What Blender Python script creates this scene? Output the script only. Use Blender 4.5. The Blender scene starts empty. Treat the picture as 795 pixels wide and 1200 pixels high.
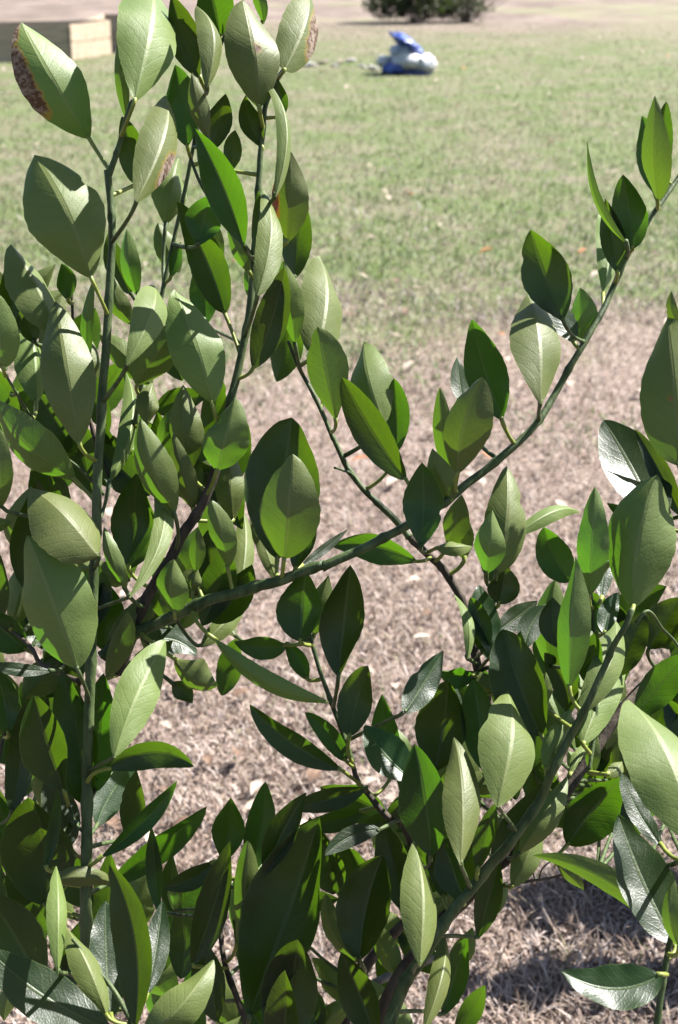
import bpy, bmesh, math, random
import numpy as np
from mathutils import Vector, Matrix, noise

R = math.radians
C = bpy.context.scene.collection
scn = bpy.context.scene
random.seed(7)

# ------------------------------------------------------------------ camera
CAM_H, PITCH, FOC, SENS = 1.5, R(21), 35.0, 23.6
cam = bpy.data.cameras.new('camera')
camo = bpy.data.objects.new('camera', cam)
C.objects.link(camo)
camo.location = (0, 0, CAM_H)
camo.rotation_euler = (R(90) - PITCH, 0, 0)
cam.lens = FOC
cam.sensor_fit = 'VERTICAL'
cam.sensor_height = SENS
cam.sensor_width = SENS
cam.clip_end = 1000
cam.clip_start = 0.02
cam.dof.use_dof = True
cam.dof.focus_distance = 1.22
cam.dof.aperture_fstop = 8.0
scn.camera = camo
FPX = FOC / SENS * 1200.0            # focal length in photo pixels

# ------------------------------------------------------------------ light
SUN_AZ, SUN_EL = R(62), R(50)       # azimuth clockwise from +Y (straight ahead)
SUN = Vector((math.sin(SUN_AZ) * math.cos(SUN_EL), math.cos(SUN_AZ) * math.cos(SUN_EL), math.sin(SUN_EL)))
world = bpy.data.worlds.new('World')
scn.world = world
world.use_nodes = True
wn = world.node_tree
sky = wn.nodes.new('ShaderNodeTexSky')
sky.sky_type = 'NISHITA'
sky.sun_disc = False
sky.sun_elevation = SUN_EL
sky.sun_rotation = SUN_AZ
wn.links.new(sky.outputs[0], wn.nodes['Background'].inputs[0])
wn.nodes['Background'].inputs[1].default_value = 0.05
sl = bpy.data.lights.new('sun', 'SUN')
sl.energy = 5.0
sl.angle = R(0.53)
sl.color = (1.0, 0.968, 0.92)
so = bpy.data.objects.new('sun', sl)
C.objects.link(so)
so.rotation_euler = (-SUN).to_track_quat('-Z', 'Y').to_euler()
scn.view_settings.view_transform = 'Standard'
scn.view_settings.look = 'None'
scn.view_settings.gamma = 1
scn.view_settings.exposure = 2.54

# ------------------------------------------------------------------ helpers
UP = Vector((0, math.sin(PITCH), math.cos(PITCH)))
BK = Vector((0, -math.cos(PITCH), math.sin(PITCH)))
RT = Vector((1, 0, 0))
EYE = Vector((0, 0, CAM_H))


def at(px, py, d):
    """photo pixel at a depth of d metres along the view axis -> world point"""
    return EYE + RT * ((px - 397.5) / FPX * d) - UP * ((py - 600) / FPX * d) - BK * d


def on_ground(px, py, z=0.0):
    dirn = RT * ((px - 397.5) / FPX) - UP * ((py - 600) / FPX) - BK
    k = (z - CAM_H) / dirn.z
    return EYE + dirn * k


def tag(o, label=None, cat=None, group=None, kind=None):
    if label: o['label'] = label
    if cat: o['category'] = cat
    if group: o['group'] = group
    if kind: o['kind'] = kind
    return o


def empty(name, loc):
    o = bpy.data.objects.new(name, None)
    o.location = loc
    o.empty_display_size = 0.1
    C.objects.link(o)
    return o


def mesh_obj(name, verts, faces, mats, parent=None, smooth=True, mat_idx=None, uvs=None):
    me = bpy.data.meshes.new(name)
    me.from_pydata([tuple(v) for v in verts], [], faces)
    for m in (mats if isinstance(mats, (list, tuple)) else [mats]):
        me.materials.append(m)
    if smooth:
        me.polygons.foreach_set('use_smooth', [True] * len(me.polygons))
    if mat_idx is not None:
        me.polygons.foreach_set('material_index', mat_idx)
    if uvs is not None:
        ul = me.uv_layers.new(name='leaf_uv')
        li = np.empty(len(me.loops), dtype=np.int32)
        me.loops.foreach_get('vertex_index', li)
        ul.data.foreach_set('uv', np.asarray(uvs, dtype=np.float32)[li].ravel())
    me.update()
    o = bpy.data.objects.new(name, me)
    C.objects.link(o)
    if parent is not None:
        o.parent = parent
        o.matrix_parent_inverse = Matrix.Translation(parent.matrix_world.translation if parent.type != 'EMPTY' else parent.location).inverted() if parent.type == 'EMPTY' else Matrix.Identity(4)
    return o


def catmull(pts, n=6):
    out = []
    P = [pts[0]] + list(pts) + [pts[-1]]
    for i in range(1, len(P) - 2):
        p0, p1, p2, p3 = P[i - 1], P[i], P[i + 1], P[i + 2]
        for k in range(n):
            t = k / n
            out.append(0.5 * ((2 * p1) + (p2 - p0) * t + (2 * p0 - 5 * p1 + 4 * p2 - p3) * t * t + (3 * p1 - p0 - 3 * p2 + p3) * t ** 3))
    out.append(pts[-1].copy())
    return out


def tube(pts, radii, sides=8, wob=0.0, knob=None):
    """tube along points -> verts, faces"""
    verts, faces = [], []
    n = len(pts)
    ref = Vector((0.3, -0.9, 0.2)).normalized()
    for i, p in enumerate(pts):
        t = (pts[min(i + 1, n - 1)] - pts[max(i - 1, 0)]).normalized()
        a = ref - t * ref.dot(t)
        if a.length < 1e-4:
            a = Vector((1, 0, 0)) - t * t.x
        a.normalize()
        ref = a
        b = t.cross(a)
        for k in range(sides):
            an = 2 * math.pi * k / sides
            r = radii[i] * (1 + (wob * noise.noise(Vector((p.x * 60 + k, p.y * 60, p.z * 60))) if wob else 0))
            verts.append(p + a * (math.cos(an) * r) + b * (math.sin(an) * r))
    for i in range(n - 1):
        for k in range(sides):
            k2 = (k + 1) % sides
            faces.append((i * sides + k, i * sides + k2, (i + 1) * sides + k2, (i + 1) * sides + k))
    faces.append(tuple(range(sides))[::-1])
    faces.append(tuple((n - 1) * sides + k for k in range(sides)))
    return verts, faces


# ------------------------------------------------------------------ node helpers
class NT:
    def __init__(self, name):
        self.m = bpy.data.materials.new(name)
        self.m.use_nodes = True
        self.t = self.m.node_tree
        self.t.nodes.clear()
        self.out = self.t.nodes.new('ShaderNodeOutputMaterial')

    def n(self, kind, **kw):
        nd = self.t.nodes.new(kind)
        for k, v in kw.items():
            if k.startswith('i_'):
                nd.inputs[k[2:].replace('_', ' ')].default_value = v
            else:
                setattr(nd, k, v)
        return nd

    def l(self, a, b):
        self.t.links.new(a, b)

    def val(self, sock, v):
        if hasattr(v, 'is_linked') or hasattr(v, 'links'):
            self.l(v, sock)
        else:
            sock.default_value = v

    def math(self, op, a, b=None, clamp=False):
        nd = self.t.nodes.new('ShaderNodeMath')
        nd.operation = op
        nd.use_clamp = clamp
        self.val(nd.inputs[0], a)
        if b is not None:
            self.val(nd.inputs[1], b)
        return nd.outputs[0]

    def mix(self, f, a, b, mode='MIX'):
        nd = self.t.nodes.new('ShaderNodeMix')
        nd.data_type = 'RGBA'
        nd.blend_type = mode
        self.val(nd.inputs[0], f)
        self.val(nd.inputs[6], a)
        self.val(nd.inputs[7], b)
        return nd.outputs[2]

    def noise(self, vec, scale, detail=4, rough=0.55):
        nd = self.t.nodes.new('ShaderNodeTexNoise')
        nd.inputs['Scale'].default_value = scale
        nd.inputs['Detail'].default_value = detail
        nd.inputs['Roughness'].default_value = rough
        if vec is not None:
            self.l(vec, nd.inputs['Vector'])
        return nd

    def ramp(self, f, stops):
        nd = self.t.nodes.new('ShaderNodeMapRange')
        nd.interpolation_type = 'SMOOTHSTEP'
        self.val(nd.inputs[0], f)
        nd.inputs[1].default_value = stops[0]
        nd.inputs[2].default_value = stops[1]
        return nd.outputs[0]


def rgb(r, g, b):
    return (r, g, b, 1.0)


# ------------------------------------------------------------------ materials
def leaf_material():
    N = NT('citrus_leaf')
    uv = N.n('ShaderNodeUVMap', uv_map='leaf_uv').outputs[0]
    sep = N.n('ShaderNodeSeparateXYZ')
    N.l(uv, sep.inputs[0])
    u, v = sep.outputs[0], sep.outputs[1]
    geo = N.n('ShaderNodeNewGeometry')
    obj = N.n('ShaderNodeObjectInfo')
    tc = N.n('ShaderNodeTexCoord')
    rnd = obj.outputs['Random']
    au = N.math('ABSOLUTE', N.math('SUBTRACT', u, 0.5))
    # lateral veins, running outward and towards the tip
    nz = N.noise(tc.outputs['Object'], 55, 3)
    ph = N.math('ADD', N.math('SUBTRACT', v, N.math('MULTIPLY', au, 0.42)), N.math('MULTIPLY', nz.outputs[0], 0.11))
    fr = N.math('FRACT', N.math('ADD', N.math('MULTIPLY', ph, 10.0), rnd))
    dv = N.math('ABSOLUTE', N.math('SUBTRACT', fr, 0.5))
    vein = N.math('SUBTRACT', 1.0, N.ramp(dv, (0.0, 0.16)))
    mid = N.math('SUBTRACT', 1.0, N.ramp(au, (0.012, 0.035)))
    fine = N.n('ShaderNodeTexVoronoi', feature='DISTANCE_TO_EDGE')
    fine.inputs['Scale'].default_value = 420
    N.l(tc.outputs['Object'], fine.inputs['Vector'])
    net = N.math('SUBTRACT', 1.0, N.ramp(fine.outputs['Distance'], (0.0, 0.25)))
    big = N.noise(tc.outputs['Object'], 30, 4)
    sp = N.noise(tc.outputs['Object'], 160, 3, 0.7)
    rim = N.ramp(au, (0.475, 0.495))

    top = N.mix(big.outputs[0], rgb(0.00333, 0.0111, 0.002516), rgb(0.00703, 0.02035, 0.003848))
    top = N.mix(N.math('MULTIPLY', vein, 0.2), top, rgb(0.02109, 0.04218, 0.00928))
    top = N.mix(N.math('MULTIPLY', mid, 0.45), top, rgb(0.05483, 0.08858, 0.02109))
    top = N.mix(N.math('MULTIPLY', rim, 0.5), top, rgb(0.05483, 0.08436, 0.02109))
    bot = N.mix(big.outputs[0], rgb(0.050, 0.073, 0.013), rgb(0.098, 0.120, 0.032))
    bot = N.mix(N.math('MULTIPLY', net, 0.10), bot, rgb(0.05062, 0.08014, 0.02531))
    bot = N.mix(N.math('MULTIPLY', vein, 0.24), bot, rgb(0.05905, 0.08436, 0.02109))
    bot = N.mix(N.math('MULTIPLY', mid, 0.5), bot, rgb(0.135, 0.1518, 0.05062))
    bot = N.mix(N.math('MULTIPLY', rim, 0.4), bot, rgb(0.1012, 0.1265, 0.03374))
    speck = N.ramp(sp.outputs[0], (0.66, 0.74))
    hsv = N.n('ShaderNodeHueSaturation')
    N.l(N.math('ADD', 0.485, N.math('MULTIPLY', rnd, 0.03)), hsv.inputs['Hue'])
    N.l(N.math('ADD', 0.8, N.math('MULTIPLY', rnd, 0.4)), hsv.inputs['Value'])
    side = N.mix(geo.outputs['Backfacing'], top, bot)
    side = N.mix(N.math('MULTIPLY', speck, 0.3), side, rgb(0.04218, 0.03585, 0.01476))
    N.l(side, hsv.inputs['Color'])
    # scorch: brown dry tissue, bleached core, yellow halo
    at_ = N.n('ShaderNodeAttribute', attribute_name='burn')
    burn = N.math('ADD', at_.outputs['Fac'], N.math('MULTIPLY', N.math('SUBTRACT', N.noise(tc.outputs['Object'], 85, 5, .7).outputs[0], 0.5), 1.3))
    burn = N.math('MULTIPLY', burn, N.ramp(at_.outputs['Fac'], (0.02, 0.2)))
    halo = N.ramp(burn, (0.22, 0.45))
    core = N.ramp(burn, (0.36, 0.62))
    pale = N.ramp(N.noise(tc.outputs['Object'], 190, 4, 0.7).outputs[0], (0.42, 0.62))
    dead = N.mix(pale, rgb(0.0464, 0.0232, 0.01055), rgb(0.1772, 0.1392, 0.1054))
    col = N.mix(N.math('MULTIPLY', halo, 0.55), hsv.outputs[0], rgb(0.1772, 0.1139, 0.008436))
    col = N.mix(core, col, dead)

    pb = N.n('ShaderNodeBsdfPrincipled')
    N.l(col, pb.inputs['Base Color'])
    rg = N.math('ADD', N.math('MULTIPLY', geo.outputs['Backfacing'], 0.13), N.math('ADD', 0.33, N.math('MULTIPLY', big.outputs[0], 0.14)))
    rg = N.math('ADD', rg, N.math('MULTIPLY', core, 0.3))
    N.l(rg, pb.inputs['Roughness'])
    pb.inputs['IOR'].default_value = 1.45
    N.l(N.math('ADD', 0.34, N.math('MULTIPLY', geo.outputs['Backfacing'], 0.05)), pb.inputs['Specular IOR Level'])
    hgt = N.math('ADD', N.math('MULTIPLY', N.math('MULTIPLY', vein, big.outputs[0]), 0.30), N.math('MULTIPLY', big.outputs[0], 3.0))
    hgt = N.math('ADD', hgt, N.math('MULTIPLY', net, 0.12))
    hgt = N.math('ADD', hgt, N.math('MULTIPLY', mid, 0.8))
    bp = N.n('ShaderNodeBump')
    bp.inputs['Strength'].default_value = 0.30
    bp.inputs['Distance'].default_value = 0.0011
    N.l(hgt, bp.inputs['Height'])
    N.l(bp.outputs[0], pb.inputs['Normal'])
    tr = N.n('ShaderNodeBsdfTranslucent')
    tcol = N.mix(N.math('MULTIPLY', vein, 0.35), rgb(0.05032, 0.1199, 0.0037), rgb(0.03552, 0.09028, 0.00296))
    tcol = N.mix(N.math('MULTIPLY', mid, 0.6), tcol, rgb(0.03374, 0.05905, 0.004218))
    tcol = N.mix(halo, tcol, rgb(0.1898, 0.08436, 0.004218))
    tcol = N.mix(core, tcol, rgb(0.05062, 0.02109, 0.006327))
    h2 = N.n('ShaderNodeHueSaturation')
    N.l(tcol, h2.inputs['Color'])
    N.l(N.math('ADD', 0.475, N.math('MULTIPLY', rnd, 0.04)), h2.inputs['Hue'])
    N.l(N.math('ADD', 0.7, N.math('MULTIPLY', rnd, 0.6)), h2.inputs['Value'])
    N.l(h2.outputs[0], tr.inputs[0])
    N.l(bp.outputs[0], tr.inputs['Normal'])
    mx = N.n('ShaderNodeMixShader')
    mx.inputs[0].default_value = 0.34
    N.l(pb.outputs[0], mx.inputs[1])
    N.l(tr.outputs[0], mx.inputs[2])
    N.l(mx.outputs[0], N.out.inputs[0])
    return N.m


def simple(name, c1, c2, scale=40, rough=0.6, bump=0.3, dist=0.001, spec=0.4, stretch=None, trans=None):
    N = NT(name)
    tc = N.n('ShaderNodeTexCoord')
    vec = tc.outputs['Object']
    if stretch:
        mp = N.n('ShaderNodeMapping')
        mp.inputs['Scale'].default_value = stretch
        N.l(vec, mp.inputs[0])
        vec = mp.outputs[0]
    nz = N.noise(vec, scale, 5, 0.65)
    f = N.ramp(nz.outputs[0], (0.3, 0.7))
    pb = N.n('ShaderNodeBsdfPrincipled')
    N.l(N.mix(f, rgb(*c1), rgb(*c2)), pb.inputs['Base Color'])
    pb.inputs['Roughness'].default_value = rough
    pb.inputs['Specular IOR Level'].default_value = spec * .6
    bp = N.n('ShaderNodeBump')
    bp.inputs['Strength'].default_value = bump
    bp.inputs['Distance'].default_value = dist
    N.l(nz.outputs[0], bp.inputs['Height'])
    N.l(bp.outputs[0], pb.inputs['Normal'])
    if trans:
        tr = N.n('ShaderNodeBsdfTranslucent')
        tr.inputs[0].default_value = rgb(*trans[1])
        mx = N.n('ShaderNodeMixShader')
        mx.inputs[0].default_value = trans[0]
        N.l(pb.outputs[0], mx.inputs[1])
        N.l(tr.outputs[0], mx.inputs[2])
        N.l(mx.outputs[0], N.out.inputs[0])
    else:
        N.l(pb.outputs[0], N.out.inputs[0])
    return N.m


def blade_material(name):
    N = NT(name)
    a = N.n('ShaderNodeAttribute', attribute_name='tint')
    pb = N.n('ShaderNodeBsdfPrincipled')
    N.l(a.outputs['Color'], pb.inputs['Base Color'])
    pb.inputs['Roughness'].default_value = 0.6
    pb.inputs['Specular IOR Level'].default_value = 0.25
    tr = N.n('ShaderNodeBsdfTranslucent')
    N.l(a.outputs['Color'], tr.inputs[0])
    mx = N.n('ShaderNodeMixShader')
    mx.inputs[0].default_value = 0.3
    N.l(pb.outputs[0], mx.inputs[1])
    N.l(tr.outputs[0], mx.inputs[2])
    N.l(mx.outputs[0], N.out.inputs[0])
    return N.m


def ground_material():
    N = NT('lawn_ground')
    tc = N.n('ShaderNodeTexCoord')
    vec = tc.outputs['Object']
    sep = N.n('ShaderNodeSeparateXYZ')
    N.l(vec, sep.inputs[0])
    y = sep.outputs[1]
    fine = N.noise(vec, 38, 6, 0.75)
    mid = N.noise(vec, 7, 4, 0.6)
    big = N.noise(vec, 0.45, 4, 0.6)
    big2 = N.noise(vec, 1.3, 4, 0.6)
    straw = N.mix(N.ramp(fine.outputs[0], (0.32, 0.68)), rgb(0.0592, 0.04144, 0.0333), rgb(0.185, 0.1443, 0.1221))
    straw = N.mix(N.math('MULTIPLY', N.ramp(mid.outputs[0], (0.45, 0.75)), 0.35), straw, rgb(0.08436, 0.06327, 0.04007))
    green = N.mix(N.ramp(fine.outputs[0], (0.3, 0.7)), rgb(0.03108, 0.04588, 0.01184), rgb(0.08288, 0.1036, 0.03848))
    # share of green over distance
    g1 = N.ramp(N.math('ADD', y, N.math('MULTIPLY', N.math('SUBTRACT', big2.outputs[0], 0.5), 3.0)), (5.0, 6.9))
    g2 = N.math('SUBTRACT', 1.0, N.ramp(N.math('ADD', y, N.math('MULTIPLY', N.math('SUBTRACT', big.outputs[0], 0.5), 14.0)), (19.0, 31.0)))
    patch = N.ramp(N.math('ADD', N.math('MULTIPLY', mid.outputs[0], 0.4), N.math('MULTIPLY', big2.outputs[0], 0.6)), (0.42, 0.58))
    g = N.math('MULTIPLY', N.math('MULTIPLY', g1, g2), N.math('ADD', 0.45, N.math('MULTIPLY', patch, 0.5)))
    col = N.mix(g, straw, green)
    far = N.ramp(y, (21.0, 30.0))
    mp = N.n('ShaderNodeMapping')
    mp.inputs['Scale'].default_value = (1.0, 0.55, 1)
    N.l(vec, mp.inputs[0])
    fs = N.noise(mp.outputs[0], 0.8, 7, 0.8)
    dirt = N.mix(N.ramp(fs.outputs[0], (0.38, 0.62)), rgb(0.0592, 0.0444, 0.037), rgb(0.1221, 0.09472, 0.0814))
    weeds = N.ramp(N.math('ADD', N.math('MULTIPLY', N.noise(mp.outputs[0], 0.25, 5, 0.7).outputs[0], 1.0), N.math('MULTIPLY', sep.outputs[0], 0.012)), (0.5, 0.62))
    dirt = N.mix(N.math('MULTIPLY', weeds, 0.6), dirt, rgb(0.0999, 0.1073, 0.05328))
    col = N.mix(N.math('MULTIPLY', far, 0.85), col, dirt)
    pb = N.n('ShaderNodeBsdfPrincipled')
    N.l(col, pb.inputs['Base Color'])
    pb.inputs['Roughness'].default_value = 0.9
    pb.inputs['Specular IOR Level'].default_value = 0.1
    bp = N.n('ShaderNodeBump')
    bp.inputs['Strength'].default_value = 0.55
    bp.inputs['Distance'].default_value = 0.02
    N.l(fine.outputs[0], bp.inputs['Height'])
    N.l(bp.outputs[0], pb.inputs['Normal'])
    N.l(pb.outputs[0], N.out.inputs[0])
    return N.m


M_LEAF = leaf_material()
M_PET = simple('petiole', (0.1036, 0.1295, 0.02072), (0.1554, 0.1776, 0.037), 120, 0.45, 0.2, 0.0005, trans=(0.2, (0.1332, 0.1776, 0.01776)))
M_STEM = simple('green_stem', (0.01406, 0.02664, 0.00592), (0.0518, 0.07104, 0.02664), 90, 0.55, 0.9, 0.0018, 0.3, (1, 1, 0.3))
M_BARK = simple('brown_bark', (0.01998, 0.01598, 0.01243), (0.05772, 0.04662, 0.03552), 70, 0.8, 0.9, 0.0025, 0.2, (1, 1, 0.2))
M_PALEBARK = simple('grey_bark', (0.0888, 0.07548, 0.06216), (0.1776, 0.1598, 0.1376), 70, 0.8, 0.8, 0.002, 0.2)
M_BLADE = blade_material('grass_blade')

# ------------------------------------------------------------------ ground
gv = [(-260, -40, 0), (260, -40, 0), (260, 480, 0), (-260, 480, 0)]
g = mesh_obj('ground', gv, [(0, 1, 2, 3)], ground_material(), smooth=False)
tag(g, 'dormant lawn of tan dry grass turning green further back', kind='structure')


# ------------------------------------------------------------------ grass
rs = np.random.RandomState(3)


def value_noise(x, y, s, seed):
    r = np.random.RandomState(seed).rand(64, 64)
    X, Y = x * s, y * s
    xi, yi = np.floor(X).astype(int), np.floor(Y).astype(int)
    fx, fy = X - xi, Y - yi
    fx, fy = fx * fx * (3 - 2 * fx), fy * fy * (3 - 2 * fy)
    g = lambda a, b: r[a % 64, b % 64]
    return (g(xi, yi) * (1 - fx) + g(xi + 1, yi) * fx) * (1 - fy) + (g(xi, yi + 1) * (1 - fx) + g(xi + 1, yi + 1) * fx) * fy


def blades(name, label, n, y0, y1, hmin, hmax, wid, cols, flat, keep, power=1.0):
    """n bent blades (two segments each) scattered over the wedge in view"""
    y = y0 * (y1 / y0) ** (rs.rand(n) ** power)
    x = (rs.rand(n) * 2 - 1) * (0.48 * y + 0.5)
    k = keep(x, y)
    x, y = x[k], y[k]
    n = len(x)
    h = (hmin + (hmax - hmin) * rs.rand(n) ** 1.5) * (.55 + .9 * value_noise(x, y, 11.0, 33))
    ang = rs.rand(n) * 2 * np.pi
    lean = flat * (0.35 + 0.65 * rs.rand(n))
    dx, dy = np.cos(ang), np.sin(ang)
    w = wid * (0.6 + 0.8 * rs.rand(n))
    tw = ang + np.pi / 2 + (rs.rand(n) - 0.5) * 1.5
    sx, sy = np.cos(tw) * w, np.sin(tw) * w
    V = np.zeros((n, 5, 3), dtype=np.float32)
    z0 = -0.002 + 0.006 * rs.rand(n)
    V[:, 0] = np.stack([x - sx, y - sy, z0], 1)
    V[:, 1] = np.stack([x + sx, y + sy, z0], 1)
    l1 = h * 0.5
    ux, uz = np.sin(lean * 0.8), np.cos(lean * 0.8)
    mx, my, mz = x + dx * l1 * ux, y + dy * l1 * ux, z0 + l1 * uz
    V[:, 2] = np.stack([mx + sx * .8, my + sy * .8, mz], 1)
    V[:, 3] = np.stack([mx - sx * .8, my - sy * .8, mz], 1)
    l2 = h * 0.6
    ln2 = lean * (1.0 + 0.9 * rs.rand(n))
    kx = (rs.rand(n) - .5) * 0.8
    ex, ey = dx + dy * kx, dy - dx * kx
    V[:, 4] = np.stack([mx + ex * l2 * np.sin(ln2), my + ey * l2 * np.sin(ln2), np.maximum(mz + l2 * np.cos(ln2), 0.004)], 1)
    base = np.arange(n, dtype=np.int32)[:, None] * 5
    loops = (base + np.array([[0, 1, 2, 3, 3, 2, 4]], dtype=np.int32)).ravel()
    me = bpy.data.meshes.new(name)
    me.vertices.add(n * 5)
    me.vertices.foreach_set('co', V.ravel())
    me.loops.add(n * 7)
    me.loops.foreach_set('vertex_index', loops)
    me.polygons.add(n * 2)
    st = (np.arange(n)[:, None] * 7 + np.array([[0, 4]])).ravel().astype(np.int32)
    me.polygons.foreach_set('loop_start', st)
    me.polygons.foreach_set('loop_total', np.tile([4, 3], n).astype(np.int32))
    me.update()
    me.validate()
    cols = np.array(cols, dtype=np.float32)
    ci = rs.randint(0, len(cols), n)
    cl = value_noise(x, y, 14.0, 31) * .5 + value_noise(x, y, 5.0, 32) * .5
    cc = cols[ci] * (0.78 + 0.44 * rs.rand(n, 1)) * (0.84 + 0.36 * cl[:, None])
    cc = np.repeat(np.concatenate([cc, np.ones((n, 1))], 1), 5, axis=0).astype(np.float32)
    ca = me.color_attributes.new('tint', 'FLOAT_COLOR', 'POINT')
    ca.data.foreach_set('color', cc.ravel())
    me.materials.append(M_BLADE)
    o = bpy.data.objects.new(name, me)
    C.objects.link(o)
    tag(o, label, 'grass', kind='stuff')
    return o


STRAW = [(0.2109, 0.1643, 0.1443), (0.1813, 0.1384, 0.1199), (0.2405, 0.1961, 0.1776), (0.148, 0.1073, 0.0888), (0.1924, 0.1539, 0.1221), (0.074, 0.05032, 0.03848), (0.1998, 0.1554, 0.1258), (0.296, 0.259, 0.2442), (0.259, 0.2183, 0.2035), (0.1628, 0.1258, 0.0962)]
GREEN = [(0.0666, 0.1095, 0.02516), (0.07992, 0.1221, 0.03552), (0.05772, 0.0962, 0.0222), (0.1051, 0.1391, 0.05476), (0.0888, 0.1258, 0.0333), (0.1036, 0.1147, 0.0592)]


def green_share(x, y):
    a = np.clip((y + (value_noise(x, y, 1.1, 5) - .5) * 3.2 - 5.0) / 1.9, 0, 1)
    b = 1 - np.clip((y + (value_noise(x, y, .35, 6) - .5) * 12 - 19) / 12, 0, 1)
    p = value_noise(x, y, 3.0, 8) * .3 + value_noise(x, y, .8, 9) * .45 + value_noise(x, y, 7.5, 10) * .25
    return a * b * np.clip((p - .22) * 5.0, .15, 1)


blades('dry_grass', 'curled tan dead grass blades covering the near lawn', 215000, 1.6, 6.5, 0.012, 0.05, 0.0018, [(q[0] * .98, q[1] * .945, q[2] * .90) for q in STRAW], 1.3,
       lambda x, y: rs.rand(len(x)) > green_share(x, y) * .6)
blades('dry_grass', 'pale dry grass mixed through the greener middle lawn', 110000, 6.0, 27, 0.02, 0.06, 0.0028, [tuple(c * .66 for c in q) for q in STRAW], 1.2,
       lambda x, y: rs.rand(len(x)) > green_share(x, y) * .75)
blades('green_grass', 'short green grass and weeds growing across the middle lawn', 240000, 4.2, 27, 0.015, 0.05, 0.003, GREEN, 0.95,
       lambda x, y: rs.rand(len(x)) < green_share(x, y))
blades('green_grass', 'few green shoots scattered among the near dead grass', 8000, 1.7, 5.6, 0.012, 0.03, 0.0014, GREEN, 1.0,
       lambda x, y: value_noise(x, y, 2.0, 12) > .62)

# fallen leaves on the lawn
M_LITTER = [simple('litter_tan', (0.1865, 0.1421, 0.1066), (0.2575, 0.2131, 0.1776), 60, .8), simple('litter_orange', (0.1865, 0.06216, 0.01776), (0.2442, 0.1066, 0.03552), 60, .7),
            simple('litter_brown', (0.06216, 0.03552, 0.0222), (0.1066, 0.0666, 0.0444), 60, .8)]


def litter_leaf(c, L, W, ang, tilt, vs, fs):
    b = len(vs)
    d = Vector((math.cos(ang), math.sin(ang), 0))
    s = Vector((-d.y, d.x, 0))
    up = Vector((0, 0, 1))
    for t, w in ((0, 0.05), (.25, .8), (.5, 1), (.78, .6), (1, 0.04)):
        p = c + d * (L * (t - .5)) + up * (0.006 + L * tilt * t + .12 * L * math.sin(t * 3.1))
        for u in (-1, 0, 1):
            vs.append(p + s * (u * w * W / 2) + up * (abs(u) * W * .22 * w))
    for i in range(4):
        for k in range(2):
            a = b + i * 3 + k
            fs.append((a, a + 1, a + 4, a + 3))


vs, fs, mi = [], [], []
for i in range(420):
    y = 2.2 * (24 / 2.2) ** random.random()
    x = (random.random() * 2 - 1) * (.27 * y + .2)
    n0 = len(fs)
    litter_leaf(Vector((x, y, 0.012)), random.uniform(.02, .055) * (1 + y / 25), random.uniform(.015, .03) * (1 + y / 25), random.random() * 6.3, random.uniform(0, .4), vs, fs)
    mi += [random.choices([0, 1, 2], [6, .6, 3])[0]] * (len(fs) - n0)
o = mesh_obj('leaf_litter', vs, fs, M_LITTER, mat_idx=mi)
tag(o, 'small tan and brown dead leaves scattered over the lawn', 'leaf litter', kind='stuff')
for px, py, L, mt, lab, ang in ((570, 303, .075, 1, 'orange fallen leaf on the lawn left of the dark upright leaf', .15),
                                (683, 303, .06, 1, 'brownish orange fallen leaf beside the pale hanging leaf', .5),
                                (612, 386, .04, 0, 'pale curled fallen leaf on tan grass beside the branch', 1.0)):
    vs, fs = [], []
    litter_leaf(on_ground(px, py) + Vector((0, 0, .02)), L, L * .5, ang, .25, vs, fs)
    tag(mesh_obj('fallen_leaf', vs, fs, M_LITTER[mt]), lab, 'fallen leaf')

# ------------------------------------------------------------------ the citrus tree
ROOT = Vector((-0.02, 1.10, 0.0))
tree = empty('citrus_tree', ROOT)
tag(tree, 'young citrus tree with glossy dark green leaves and pale undersides filling the foreground', 'citrus tree')

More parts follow.
